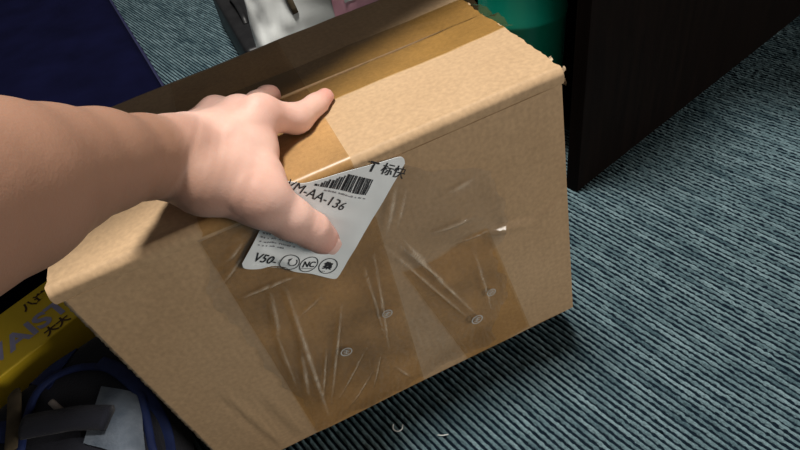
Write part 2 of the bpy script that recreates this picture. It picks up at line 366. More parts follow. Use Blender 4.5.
def front_y(u, v):
    """relief of the front panel (metres towards -y)"""
    d = 0.0022*math.sin(math.pi*u/BL)*math.sin(math.pi*min(1, v/BH)) + 0.0009*fbm(u, v, 1.3, 14)
    # crease from the tape end to the right edge
    for (a, b, hgt, wd) in (((.345, .140), (.400, .156), .0030, .0035), ((.400, .156), (.432, .144), .0024, .0030),
                            ((.045, .185), (.060, .330), .0020, .0030), ((.075, .22), (.085, .33), .0012, .005)):
        ax, ay = a; bx, by = b; t = max(0, min(1, ((u-ax)*(bx-ax)+(v-ay)*(by-ay))/((bx-ax)**2+(by-ay)**2)))
        dx, dy = u-ax-t*(bx-ax), v-ay-t*(by-ay); s = dy if abs(bx-ax) > abs(by-ay) else dx
        r2 = dx*dx+dy*dy; d += hgt*math.exp(-r2/(2*wd*wd))*(0.25+1.1*s/wd)*min(1, 4*t+.1, 4*(1-t)+.1)
    # dent under the second tape's head
    d -= 0.004*math.exp(-((u-.325)**2/(2*.018**2)+(v-.150)**2/(2*.012**2)))
    return -d*min(1, v/0.03)*min(1, (BL-u)/0.02+0.15)

T = 0.0048
us = np.linspace(0.002, BL-0.001, 111); vs = np.linspace(0.010, BH, 81)
P = [[(u, front_y(u, v)+0.0012, BH-v) for v in vs[::-1]] for u in us]
fp = sheet('front_panel', P, CARD, box, T)
def flat_panel(name, pts, n=24, m=24, amp=0.0012, seed=0.0, th=T):
    a, b, c, d = [np.array(p, float) for p in pts]      # a->b first axis, a->d second axis, normal = ab x ad
    nn = np.cross(b-a, d-a); nn /= np.linalg.norm(nn); G = []
    for i in np.linspace(0, 1, n):
        G.append([a*(1-i)*(1-j)+b*i*(1-j)+c*i*j+d*(1-i)*j+nn*amp*fbm(i*3+seed, j*3, seed, 1.5)*math.sin(math.pi*i)*math.sin(math.pi*j)*2 for j in np.linspace(0, 1, m)])
    return sheet(name, G, CARD, box, th)
flat_panel('back_panel', [(BL-.002, BW, 0), (.002, BW, 0), (.002, BW, BH-.008), (BL-.002, BW, BH-.008)], seed=3.1)
flat_panel('side_panel', [(BL, .007, .001), (BL, BW-.006, .001), (BL, BW-.006, BH-.011), (BL, .007, BH-.011)], seed=5.2)
flat_panel('side_panel', [(0, BW-.006, .001), (0, .007, .001), (0, .007, BH-.011), (0, BW-.006, BH-.011)], seed=8.2)
flat_panel('bottom_panel', [(.003, .1435, 0), (.003, .006, 0), (BL-.003, .006, 0), (BL-.003, .1435, 0)], seed=1.7)
flat_panel('bottom_panel', [(.003, BW-.006, 0), (.003, .1445, 0), (BL-.003, .1445, 0), (BL-.003, BW-.006, 0)], seed=2.7)
# inner short flaps, one at each end, under the long ones
flat_panel('inner_flap', [(.006, .008, BH-.0065), (.14, .008, BH-.0075), (.14, BW-.008, BH-.0075), (.006, BW-.008, BH-.0065)], seed=4.4)
flat_panel('inner_flap', [(BL-.14, .008, BH-.0075), (BL-.006, .008, BH-.0065), (BL-.006, BW-.008, BH-.0065), (BL-.14, BW-.008, BH-.0075)], seed=6.4)

SEAM = 0.1445
def top_z(u, w):
    s = 1-min(1, abs(w-SEAM)/0.12)
    z = BH - 0.0035*s*s*math.sin(math.pi*min(1, max(0, u/BL)))**0.5 + 0.0010*fbm(u, w, 4.2, 11)*min(1, w/.03)
    if w > SEAM: z -= 0.0010+0.004*((w-SEAM)/(BW-SEAM))
    return z
def edge_u(u, w):
    """ragged, torn right and left ends of the long flaps"""
    k = (u/BL)
    j = 0.0016*fbm(w*120, 3.1, 0, 1)+0.0022*fbm(w*28, 9.7, 0, 1)
    return u + (j*max(0, (k-.93)/.07) if k > .93 else 0) + ((-.0035+.0012*fbm(w*130, 6.6, 0, 1))*max(0, (.05-k)/.05) if k < .05 else 0)
us = np.concatenate([np.linspace(0, .03, 8), np.linspace(.036, .405, 70), np.linspace(.41, BL, 14)])
prof = [(-.0012, -.0135), (-.0018, -.011), (-.0020, -.008)] + [(0.005-0.0070*math.cos(t), -.0062+.0062*math.sin(t)) for t in np.linspace(0, math.pi/2, 7)]
ws = np.concatenate([np.linspace(.009, .02, 4), np.linspace(.025, SEAM-.0005, 42)])
G = []
for u in us:
    row = []
    wav = 0.0006*fbm(u*18, .2, 0, 1)
    for (w, dz) in prof:
        ridge = 0.0012*math.exp(-((w-.004)**2)/(2*.002**2))
        row.append((edge_u(u, w-dz), w+wav, top_z(u, max(w, 0))+dz+ridge))
    for w in ws: row.append((edge_u(u, w), w + (0.0012*fbm(u*40, 8.8, 0, 1) if w > SEAM-.003 else 0), top_z(u, w)))
    G.append(row)
sheet('top_flap', G, CARD, box, 0.0042)
ws = np.concatenate([np.linspace(SEAM+.0005, BW-.010, 40)])
G = []
for u in us:
    row = [(edge_u(u, w+.3), w + (0.0012*fbm(u*40, 8.8, 0, 1)+.0004 if w < SEAM+.003 else 0), top_z(u, w)) for w in ws]
    z1 = top_z(u, BW)
    row += [(edge_u(u, .6), BW-.006+.006*math.sin(t), z1-.006+.006*math.cos(t)) for t in np.linspace(0.2, math.pi/2, 6)]
    row.append((edge_u(u, .6), BW+.0005, z1-.014))
    G.append(row)
sheet('top_flap', G, CARD, box, 0.0042)
# torn liner at the top right corner
for k, (pts, w0) in enumerate(((((.4405, .004, BH-.003), (.4415, .001, BH-.001), (.4424, .002, BH+.0005)), .004),
                               (((.439, .020, BH-.001), (.4415, .021, BH+.0005), (.4428, .0225, BH+.0012)), .003),
                               (((.441, .001, BH-.010), (.4415, .0, BH-.012), (.4422, .001, BH-.016)), .003))):
    G = []
    for i, p in enumerate(pts):
        G.append([(p[0]+.0008*random.uniform(-1, 1), p[1]+s*w0*(1-.25*i)+.0008*random.uniform(-1, 1), p[2]+.0006*random.uniform(-1, 1)-abs(s)*.001) for s in (-1, -.4, .2, .7, 1)])
    sheet('torn_corner', G, CARD_EDGE, box, 0.0006)
# fluted core showing along the left front edge
G = []
for v in np.linspace(.012, BH, 130):
    j = .0007*fbm(v*160, 1.1, 0, 1)
    G.append([(.0022+j, y, BH-v) if s == 0 else (-.0006+j*1.5+.0003*math.sin(v*900), y, BH-v) for (s, y) in ((0, .0010), (1, .0016), (1, .0054), (0, .0062))])
sheet('fluted_edge', G, CARD_EDGE, box)

# ---- tapes
def ridge_sum(u, v, segs):
    h = 0.0
    for (a, b, hgt, wd) in segs:
        ax, ay = a; bx, by = b; L2 = (bx-ax)**2+(by-ay)**2
        t = ((u-ax)*(bx-ax)+(v-ay)*(by-ay))/L2
        if t < -.2 or t > 1.2: continue
        tc = max(0, min(1, t)); d2 = (u-ax-tc*(bx-ax))**2+(v-ay-tc*(by-ay))**2
        h += hgt*math.exp(-d2/(2*wd*wd))*(0.35+0.65*math.sin(math.pi*max(0.05, min(.95, tc))))
    return h
def fsurf(u, v, off): return (u, front_y(u, v)+0.0012-off, BH-v)
def topsurf(u, w, off): return (u, w, top_z(u, w)+off)

# strip along the top seam, hanging over the right end
G = []
for u in np.linspace(.008, BL+.010, 100):
    over = max(0, u-BL+.002)
    G.append([(u+.0012*fbm(w*90, u*20, 0, 1), w+.002*fbm(u*10, 2.2, 0, 1), top_z(min(u, BL), w)+.0007+.0007*max(0, fbm(u*30, w*60, 2.0, 1))-over*(0.2+.5*fbm(w*60, 7, 0, 1))) for w in np.linspace(.100, .196, 26)])
sheet('seam_tape', G, TAPE, box)
# wide girth wrap: top and front
G = []
for s in np.linspace(0, 1, 60):
    row = []
    for k, q in enumerate(np.linspace(0, 1, 60)):
        u = .118+(.246-.118)*s
        if k < 26:
            w = BW-.012-(BW-.012-.010)*(k/25); row.append((u+.02*(w-.0)*-.35, w, top_z(u, w)+.0013))
        elif k < 32:
            t = (k-26)/5*math.pi/2; row.append((u, .005-.0082*math.sin(t), BH-.0062+.0080*math.cos(t)+.0006))
        else:
            v = .015+(BH-.015-.002)*((k-32)/27); u2 = (.112-.010*(v/BH))*(1-s)+(.252-.014*(v/BH))*s
            row.append(fsurf(u2, v, .0012+.0010*max(0, fbm(u2*26, v*9, 3.3, 1))))
    G.append(row[::-1])
sheet('girth_tape', G, TAPE2, box)
# second slanted strip on the front
G = []
for s in np.linspace(0, 1, 40):
    row = []
    for q in np.linspace(0, 1, 50):
        v = .142+.008*math.sin(s*5)*.5+(BH-.144)*q
        u = (.256+.040*q)*(1-s)+(.349+.030*q)*s
        row.append(fsurf(u, v, .0020+.0012*max(0, fbm(u*22+3, v*9, 1.3, 1))))
    G.append(row[::-1])
sheet('front_tape', G, TAPE2, box)
# clear crumpled plastic film round the label
SEG = [
    ((0.2473, 0.0980), (0.3098, 0.2578), .0035, .0016), ((0.2567, 0.0970), (0.2903, 0.1713), .0035, .0014), ((0.2691, 0.1209), (0.3169, 0.2519), .003, .0022),
    ((0.2231, 0.1089), (0.2155, 0.2107), .003, .0014), ((0.2357, 0.1003), (0.2130, 0.2458), .0025, .0016), ((0.1326, 0.0428), (0.1041, 0.0629), .004, .002),
    ((0.1443, 0.0260), (0.1173, 0.0419), .005, .0022), ((0.1531, 0.0196), (0.1321, 0.0245), .004, .0018), ((0.1147, 0.0837), (0.1701, 0.0860), .003, .0016),
    ((0.1504, 0.1336), (0.1768, 0.1216), .003, .0013), ((0.1388, 0.0931), (0.1261, 0.1444), .003, .0025), ((0.1523, 0.0951), (0.1214, 0.3168), .003, .003),
    ((0.1901, 0.1428), (0.1331, 0.2819), .003, .002), ((0.1932, 0.2210), (0.1433, 0.2800), .003, .0013), ((0.1894, 0.2624), (0.1427, 0.3084), .003, .0013),
    ((0.2928, 0.1079), (0.3340, 0.1118), .0035, .002), ((0.3140, 0.1343), (0.3514, 0.1396), .003, .0014), ((0.2801, 0.1421), (0.2654, 0.1022), .003, .002),
    ((0.3186, 0.0716), (0.3496, 0.0667), .0025, .004), ((0.2752, 0.0367), (0.2530, 0.0844), .0025, .003), ((0.2823, 0.0461), (0.2631, 0.0838), .0025, .0016),
    ((0.3288, 0.1432), (0.3355, 0.2707), .0025, .0014), ((0.1363, 0.1772), (0.1048, 0.3012), .0025, .003), ((0.2135, 0.2759), (0.2287, 0.3160), .002, .0015),
    ((0.1238, 0.1427), (0.1093, 0.2501), .0025, .002), ((0.1574, 0.1934), (0.1315, 0.2590), .0025, .0016), ((0.2052, 0.2397), (0.1812, 0.2911), .0025, .0013)]
n1, n2 = 150, 150
G = []; CR = []
for i in range(n1):
    row = []; cr = []
    for j in range(n2):
        s, q = i/(n1-1), j/(n2-1)
        left = .100+.018*fbm(q*5, 1.5, 0, 1)+.012*max(0, q-.3); right = .355+.022*fbm(q*4, 7.5, 0, 1)-.075*max(0, q-.62)
        u = left+(right-left)*s
        v = (.010+.006*fbm(s*6, 2.5, 0, 1)+max(0, (s-.62))*.16)*(1-q)+(.318+.012*fbm(s*6, 5.5, 0, 1)-.0*s)*q
        v = max(.009, min(BH-.001, v))
        fade = min(1, min(s, 1-s)*12, min(q, 1-q)*12)
        h = ridge_sum(u, v, SEG)*fade + .0012*max(0, fbm(u*24, v*18, 6.1, 1))*fade
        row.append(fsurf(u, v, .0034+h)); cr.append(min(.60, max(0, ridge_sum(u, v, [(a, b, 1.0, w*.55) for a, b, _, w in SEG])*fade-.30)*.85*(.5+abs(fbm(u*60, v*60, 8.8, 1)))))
    G.append(row[::-1]); CR.append(cr[::-1])
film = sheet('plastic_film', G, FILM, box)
film.data.attributes.new('crease', 'FLOAT', 'POINT').data.foreach_set('value', np.array(CR, np.float32).ravel())  # whitish wrinkle lines: crease whitening and highlights put into the film colour

# printed marks under the tape: small round tokens
def put_front(name, V2, F, mat, parent, off):
    """flat print: V2 list of (u, v) on the front panel"""
    return mesh_obj(name, [fsurf(u, v, off) for u, v in V2], F, mat, parent, smooth=False)
def ring2(c, r0, r1, n=28, ax=(1, 0), ay=(0, 1)):
    V = []; F = []
    for k in range(n):
        a = 2*math.pi*k/n
        for r in (r0, r1): V.append((c[0]+r*math.cos(a)*ax[0]+r*math.sin(a)*ay[0], c[1]+r*math.cos(a)*ax[1]+r*math.sin(a)*ay[1]))
    for k in range(n): F.append((2*k, 2*k+1, (2*k+3) % (2*n), (2*k+2) % (2*n)))
    return V, F
for (c, r, ang) in (((0.3159, 0.2585), .0068, .5), ((0.3380, 0.2258), .0052, 1.2), ((0.1735, 0.2113), .0062, .3), ((0.2265, 0.1826), .0055, .9)):
    V, F = ring2(c, r*.80, r)
    k = len(V); ca, sa = math.cos(ang), math.sin(ang)
    for (x0, y0, x1, y1) in ((-.5, -.45, .5, -.30), (-.5, -.05, .5, .10), (-.08, -.5, .08, .55), (-.45, .35, .45, .48)):
        for (x, y) in ((x0, y0), (x1, y0), (x1, y1), (x0, y1)): V.append((c[0]+r*(x*ca-y*sa), c[1]+r*(x*sa+y*ca)))
        F.append((k, k+1, k+2, k+3)); k += 4
    put_front('printed_symbol', V, F, PALEINK, box, .0052)

# ---- shipping label
LB = np.array((0.1294, 0.0521)); E1 = np.array((0.757, 0.654)); E2 = np.array((0.695, -0.719))
def l2f(s, t): return LB+E1*s+E2*t                  # label millimetre frame (metres) -> (u, v)
def lab_h(u, v):
    return .0050+.0016*math.sin(u*95+v*60)*math.exp(-((u-.185)**2+(v-.06)**2)/(2*.035**2))+.0008*fbm(u*30, v*30, 4.4, 1)+ridge_sum(u, v, LSEG)
LSEG = [((0.1943, 0.0205), (0.2250, 0.0495), .0022, .004), ((0.2166, 0.0330), (0.2474, 0.0274), .0018, .005), ((0.1501, 0.0475), (0.1733, 0.0774), .002, .003), ((0.1631, 0.0289), (0.1521, 0.0426), .0014, .003)]
bot = smooth_path([(0.1312, 0.0482), (0.1311, 0.0544), (0.1406, 0.0618), (0.1512, 0.0647), (0.1601, 0.0703), (0.1652, 0.0788), (0.1778, 0.0910), (0.1934, 0.1081), (0.1999, 0.1066)], 40)
topc = smooth_path([(0.1911, -0.0071), (0.1945, -0.0073), (0.2032, -0.0011), (0.2183, 0.0022), (0.2389, 0.0056), (0.2641, 0.0102), (0.2822, 0.0131), (0.2868, 0.0165), (0.2865, 0.0217)], 40)
n = min(len(bot), len(topc)); bot = bot[:n]; topc = topc[:n]
G = []
for i in range(n):
    row = []
    for q in np.linspace(0, 1, 40):
        p = np.array(bot[i])*(1-q)+np.array(topc[i])*q; row.append(fsurf(p[0], p[1], lab_h(p[0], p[1])))
    G.append(row)
label = sheet('shipping_label', G, PAPER, box, 0.0003)
label['label'] = 'white printed shipping label with rounded corners'
def label_print(name, V2, F, mat=INK):
    V = []
    for (s, t) in V2:
        u, v = l2f(s, t); V.append(fsurf(u, v, lab_h(u, v)+.0006))
    return mesh_obj(name, V, F, mat, label, smooth=False)
def label_text(body, s, t, size, ds=1.0, rot=0.0, mat=INK, bold=0.0, shear=0.0):
    V, F = text_mesh(body, size, bold)
    ca, sa = math.cos(rot), math.sin(rot)
    label_print('lettering', [(s+(p.x*ds+p.y*shear)*ca-p.y*sa, t+(p.x*ds+p.y*shear)*sa+p.y*ca) for p in V], F, mat)
label_text('T', .0620, .1120, .0135, bold=.0002)
label_text('标快', .0740, .1130, .0120, .95, bold=.0001)
label_text('VM-AA-136', .0035, .0822, .0125, .93, rot=-.19)
label_text('V50-', .0055, .0085, .0140, .76, rot=-.10, bold=.0001)
V = []; F = []; s = .0205
widths = [1.1, .6, .6, 1.6, .6, 1.1, .6, .6, 1.1, 1.6, .6, .6, 1.1, .6, 1.6, .6, 1.1, .6, .6, 1.1, .6, 1.6, .6, .6, 1.1, .6]
gaps = [.7, .9, .6, .7, 1.2, .6, .8, .6, 1.2, .7, .6, .9, .7, 1.2, .6, .7, .9, .6, 1.2, .7, .6, .9, .7, .6, .8, .7]
for wd, gp in zip(widths, gaps):
    k = len(V); a = s; b = s+wd*.00125; s = b+gp*.00115
    t0 = .0895+(a-.03)*.02; t1 = .1055
    for j in range(9):
        tt = t0+(t1-t0)*j/8; V += [(a, tt), (b, tt)]
    for j in range(8): F.append((k+2*j, k+2*j+1, k+2*j+3, k+2*j+2))
# keep the bars that lie on the paper, below the fold of the carton
FA, FB = np.array((0.2024, 0.0010)), np.array((0.2814, 0.0164))
ok = [f for f in F if all((lambda p: (FB[0]-FA[0])*(p[1]-FA[1])-(FB[1]-FA[1])*(p[0]-FA[0]) > 0)(l2f(*V[i])) for i in f)]
label_print('barcode', V, ok)
for i, cs in enumerate((.0365, .0545, .0735)):
    V, F = ring2((cs, .0128), .0079, .0086, 40); label_print('printed_circle', V, F)
label_text('NC', .0487, .0100, .0088, .92, bold=.0002)
label_print('lettering', [(.0490, .0080), (.0600, .0080), (.0600, .0085), (.0490, .0085)], [(0, 1, 2, 3)])
label_text('集', .0692, .0098, .0085, 1.0, bold=.0003)
label_text('....', .0670, .0062, .006, 1.2, mat=INK)
V = []; F = []
for i in range(22):                                    # hooked arrow in the first circle
    a = math.radians(-200+i*12); r = .0036
    for q in (r-.0004, r+.0004): V.append((.0388+q*math.cos(a), .0142+q*math.sin(a)))
for i in range(21): F.append((2*i, 2*i+1, 2*i+3, 2*i+2))
k = len(V); V += [(.0340, .0160), (.0372, .0180), (.0352, .0142)]; F.append((k, k+1, k+2))
label_print('arrow_symbol', V, F)
def fine_print(s, t, width, seed, hgt=.0016):
    """a line of print too small to read: short uneven dashes"""
    r = random.Random(seed); V = []; F = []; x = s
    while x < s+width:
        w = r.choice((.0008, .0012, .0018)); k = len(V)
        h0 = hgt*r.uniform(.6, 1.0)
        V += [(x, t), (x+w, t), (x+w, t+h0), (x, t+h0)]; F.append((k, k+1, k+2, k+3)); x += w+r.choice((.0006, .0009, .0024))
    label_print('fine_print', V, F, GREYINK)
fine_print(.036, .0862, .036, 1, .0018)
for i, (s, t, w) in enumerate(((.0035, .0370, .026), (.0035, .0330, .034), (.0040, .0290, .030), (.0040, .0252, .022))): fine_print(s, t, w, 10+i)

# ------------------------------------------------------------------ the person's left forearm and hand (one continuous skin)
BONE = {                                  # joint: (position, radius)
'a0': ((-0.2292, 0.1517, 0.5104), .050), 'a1': ((-0.2287, 0.2319, 0.4712), .0440), 'a2': ((-0.2264, 0.2648, 0.4546), .0370), 'a3': ((-0.2195, 0.2988, 0.4355), .0318),
'a4': ((-0.2141, 0.3377, 0.4087), .0285), 'a5': ((-0.2050, 0.3606, 0.3892), .0285),
'i0': ((-0.1926, 0.3573, 0.3824), .018), 'i1': ((-0.1528, 0.4197, 0.3818), .0140), 'i2': ((-0.1293, 0.4371, 0.3631), .0130), 'i3': ((-0.1162, 0.4621, 0.3587), .0106), 'i4': ((-0.1091, 0.4753, 0.3585), .0086),
'm0': ((-0.2004, 0.3727, 0.3853), .019), 'm1': ((-0.1760, 0.4337, 0.3751), .0136), 'm2': ((-0.1716, 0.4738, 0.3616), .0118), 'm3': ((-0.1672, 0.4914, 0.3577), .0102), 'm4': ((-0.1650, 0.4980, 0.3556), .0094),
'r0': ((-0.2063, 0.3835, 0.3860), .019), 'r1': ((-0.2005, 0.4454, 0.3721), .0130), 'r2': ((-0.2019, 0.4789, 0.3551), .0110), 'r3': ((-0.1957, 0.4830, 0.3527), .0098), 'r4': ((-0.1906, 0.4793, 0.3510), .0090),
'p0': ((-0.2127, 0.3923, 0.3846), .018), 'p1': ((-0.2196, 0.4445, 0.3650), .0122), 'p2': ((-0.2269, 0.4748, 0.3514), .0100), 'p3': ((-0.2246, 0.4795, 0.3502), .0088), 'p4': ((-0.2204, 0.4752, 0.3479), .0082),
't0': ((-0.1846, 0.3422, 0.3768), .0215), 't1': ((-0.1476, 0.3447, 0.3534), .0205), 't1b': ((-0.1317, 0.3450, 0.3308), .0172), 't2': ((-0.1189, 0.3486, 0.3121), .0152), 't3': ((-0.1140, 0.3520, 0.2988), .0126), 't4': ((-0.1115, 0.3545, 0.2924), .0108),
'w1': ((-0.1559, 0.3917, 0.3668), .0140), 'w2': ((-0.1491, 0.3636, 0.3592), .0160), 'd0': ((-0.1857, 0.3906, 0.3818), .021), 'd1': ((-0.1701, 0.3841, 0.3725), .0190), 'd2': ((-0.1692, 0.3589, 0.3689), .020)}
def seg_list(names): return [(np.array(BONE[a][0]), np.array(BONE[b][0]), BONE[a][1], BONE[b][1]) for a, b in zip(names, names[1:])]
PALM = seg_list(['a0', 'a1', 'a2', 'a3', 'a4', 'a5']) + seg_list(['a5', 'i0', 'i1']) + seg_list(['a5', 'm0', 'm1']) + seg_list(['a5', 'r0', 'r1']) + seg_list(['a5', 'p0', 'p1']) \
     + seg_list(['a5', 't0', 't1']) + seg_list(['i1', 'w1', 'w2', 't1']) + seg_list(['i0', 'd1', 'w1']) + seg_list(['a5', 'd0', 'm1']) + seg_list(['t0', 'd2', 'd1']) + seg_list(['i1', 'm1', 'r1', 'p1'])
FINGERS = [seg_list(['i1', 'i2', 'i3', 'i4']), seg_list(['m1', 'm2', 'm3', 'm4']), seg_list(['r1', 'r2', 'r3', 'r4']), seg_list(['p1', 'p2', 'p3', 'p4']), seg_list(['t1', 't1b', 't2', 't3', 't4'])]
def smin(a, b, k):
    h = np.clip(0.5+0.5*(b-a)/k, 0, 1); return b*(1-h)+a*h-k*h*(1-h)
def cone(p, s):
    a, b, ra, rb = s; d = (b-a).astype(np.float32); t = np.clip(((p-a.astype(np.float32))@d)/(d@d), 0, 1)
    return np.linalg.norm(p-a.astype(np.float32)-t[..., None]*d, axis=-1)-(ra+(rb-ra)*t).astype(np.float32)
def hand_sdf(p):
    d = None
    for s in PALM: d = cone(p, s) if d is None else smin(d, cone(p, s), 0.010)
    for f in FINGERS:
        e = None
        for s in f: e = cone(p, s) if e is None else smin(e, cone(p, s), 0.005)
        d = smin(d, e, 0.006)
    return d
def surface_net(fn, lo, hi, h):
    n = np.ceil((hi-lo)/h).astype(int)+1
    ax = [lo[i]+h*np.arange(n[i]) for i in range(3)]
    D = np.empty(n, np.float32)
    for i in range(0, n[0], 24):
        g = np.stack(np.meshgrid(ax[0][i:i+24], ax[1], ax[2], indexing='ij'), -1).astype(np.float32); D[i:i+24] = fn(g)
    s = D < 0
    corners = [(a, b, c) for a in (0, 1) for b in (0, 1) for c in (0, 1)]
    sh = lambda A, o: A[o[0]:n[0]-1+o[0], o[1]:n[1]-1+o[1], o[2]:n[2]-1+o[2]]
    cnt = sum(sh(s, o).astype(np.int8) for o in corners)
    act = (cnt > 0) & (cnt < 8); ids = -np.ones(act.shape, np.int64); cells = np.argwhere(act); ids[act] = np.arange(len(cells))
    acc = np.zeros((len(cells), 3)); num = np.zeros(len(cells))
    for i, o in enumerate(corners):
        for q in corners[i+1:]:
            df = [q[k]-o[k] for k in range(3)]
            if sum(abs(x) for x in df) != 1: continue
            da = D[cells[:, 0]+o[0], cells[:, 1]+o[1], cells[:, 2]+o[2]]; db = D[cells[:, 0]+q[0], cells[:, 1]+q[1], cells[:, 2]+q[2]]
            m = (da < 0) != (db < 0); t = np.where(m, da/np.where(m, da-db, 1), 0)
            acc += np.where(m[:, None], np.array(o)+t[:, None]*np.array(df), 0); num += m
    V = lo+h*(cells+acc/num[:, None]); F = []
    for k in range(3):
        o = [0, 0, 0]; o[k] = 1; u, w = [(1, 2), (2, 0), (0, 1)][k]
        A = s[:n[0]-o[0], :n[1]-o[1], :n[2]-o[2]]; B = s[o[0]:, o[1]:, o[2]:]
        e = np.argwhere(A != B); e = e[(e[:, u] > 0) & (e[:, w] > 0) & (e[:, u] < n[u]-1) & (e[:, w] < n[w]-1)]
        e = e[e[:, k] < n[k]-1]
        du = np.zeros(3, int); du[u] = 1; dw = np.zeros(3, int); dw[w] = 1
        q = np.stack([ids[tuple((e-du-dw).T)], ids[tuple((e-dw).T)], ids[tuple(e.T)], ids[tuple((e-du).T)]], 1)
        flip = ~A[tuple(e.T)]; q[flip] = q[flip][:, ::-1]; F.append(q)
    return V, np.vstack(F)
allp = np.array([v[0] for v in BONE.values()]); 
V, F = surface_net(hand_sdf, allp.min(0)-.066, allp.max(0)+.05, 0.0024)
# creases: fine relief at the wrist, thumb joint and finger joints, pushed along the normal
eps = 0.001; Vf = V.astype(np.float32)
def grad(p): return np.stack([hand_sdf(p+np.eye(3, dtype=np.float32)[i]*eps)-hand_sdf(p-np.eye(3, dtype=np.float32)[i]*eps) for i in range(3)], -1)
Nn = grad(Vf); Nn /= np.linalg.norm(Nn, axis=1, keepdims=True)+1e-9
def crease(cpt, axis, width, reach, freq, amp):
    c = np.array(cpt); a = np.array(axis)/np.linalg.norm(axis); r = V-c; x = r@a
    return amp*np.cos(x*freq)*np.exp(-(x/width)**2)*np.exp(-(np.linalg.norm(r, axis=1)/reach)**2)
B = {k: np.array(v[0]) for k, v in BONE.items()}
disp = crease(B['t2'], B['t3']-B['t1b'], .008, .022, 1500, .00055) + crease(B['i2'], B['i3']-B['i1'], .007, .018, 1500, .0004) \
     + crease(B['a5']*.55+B['t0']*.45, B['t0']-B['a4'], .016, .030, 900, .00025) + crease(B['t1']*.6+B['t0']*.4+0*B['t1'], B['t1']-B['t0'], .02, .03, 650, .0002)
wr = B['t0']-B['a4']
for sh_, am in ((-.004, -.0013), (.006, -.0008), (.014, -.0006)):
    disp += crease(B['a5']*.7+B['t0']*.3+wr/np.linalg.norm(wr)*sh_, wr+np.array([.0, .0, .004]), .0026, .034, 0, am)
for sh_ in (-.0045, 0.0, .0045):
    td = B['t3']-B['t1b']; disp += crease(B['t2']+td/np.linalg.norm(td)*sh_, td, .0012, .02, 0, -.0007)
# knuckles and tendons on the back of the hand
for k, am in (('i1', .0016), ('m1', .0016), ('r1', .0020)):
    top = B[k]+np.array([0, -.002, .013]); disp += am*np.exp(-(np.linalg.norm(V-top, axis=1)/.009)**2)
for a, b in (('i0', 'i1'), ('m0', 'm1'), ('t0', 't1')):
    pa, pb = B[a], B[b]; d = pb-pa; t = np.clip((V-pa)@d/(d@d), 0, 1); lat = np.cross(d/np.linalg.norm(d), Nn); 
    off = (V-pa-t[:, None]*d); side = np.linalg.norm(np.cross(off, Nn), axis=1)
    disp += .0011*np.exp(-(side/.0045)**2)*np.sin(np.pi*np.clip(t, 0, 1))*(Nn[:, 2] > 0.0)
V = V+Nn*disp[:, None]
# flesh flattens where it presses on the carton: nothing goes below the top flaps or behind the label
INV = np.array(BM.inverted()); Wl = V@INV[:3, :3].T+INV[:3, 3]
for i in np.nonzero((Wl[:, 0] > 0) & (Wl[:, 0] < BL) & (Wl[:, 1] > -.012) & (Wl[:, 1] < BW) & (Wl[:, 2] < BH+.004))[0]:
    u, w, z = Wl[i]; fy = front_y(u, max(0.0, BH-z))+.0012-lab_h(u, max(.0, BH-z))-.0012; tz = top_z(u, max(w, 0.0))+.0028
    up = tz-z; out = w-fy
    if up > 0 and out > 0:
        if up < out: Wl[i, 2] = tz
        else: Wl[i, 1] = fy
MB = np.array(BM); V = Wl@MB[:3, :3].T+MB[:3, 3]
blush = np.zeros(len(V))
for k, am, rr in (('t4', .75, .017), ('t2', .35, .014), ('i4', .7, .015), ('m4', .7, .016), ('i1', .35, .018), ('r1', .3, .018), ('t1', .18, .03)):
    blush += am*np.exp(-(np.linalg.norm(V-B[k], axis=1)/rr)**2)
person = empty('person', loc=(B['a0'][0], B['a0'][1], 0))
tag(person, 'bare left forearm and hand, thumb on the label and fingers on the carton', 'person')
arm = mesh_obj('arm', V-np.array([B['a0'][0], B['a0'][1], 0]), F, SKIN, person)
fd = B['a2']-B['a5']; tan_shade = np.clip(((V-B['a5'])@fd)/(fd@fd)*2.2+.30, 0, 1)*.95  # forearm darkening towards the elbow: real tan plus painted body shadow
arm.data.attributes.new('tan', 'FLOAT', 'POINT').data.foreach_set('value', tan_shade.astype(np.float32))
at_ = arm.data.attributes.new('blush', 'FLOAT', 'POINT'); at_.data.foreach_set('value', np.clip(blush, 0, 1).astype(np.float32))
# thumbnail on the side of the thumb facing up
tdir = B['t4']-B['t2']; tdir /= np.linalg.norm(tdir); view = np.array([0.10, -0.62, 0.72]); view -= tdir*(view@tdir); view /= np.linalg.norm(view); side = np.cross(tdir, view)
def nail(ctr, r, ln, wd):
    G = []
    for i in np.linspace(-1, 1, 9):
        row = []
        for j in np.linspace(-1, 1, 11):
            e = math.sqrt(max(0, 1-.55*i*i)); a = j*wd*e/r
            row.append(ctr+tdir*(ln*i)+side*(r*math.sin(a))+view*(r*math.cos(a)-.0010*(i*i)))
        G.append(row)
    o = sheet('thumbnail', np.array(G)-np.array([B['a0'][0], B['a0'][1], 0]), NAIL, person, .0006); return o
nail(B['t4']*.85+B['t3']*.15, .0121, .0070, .0078)
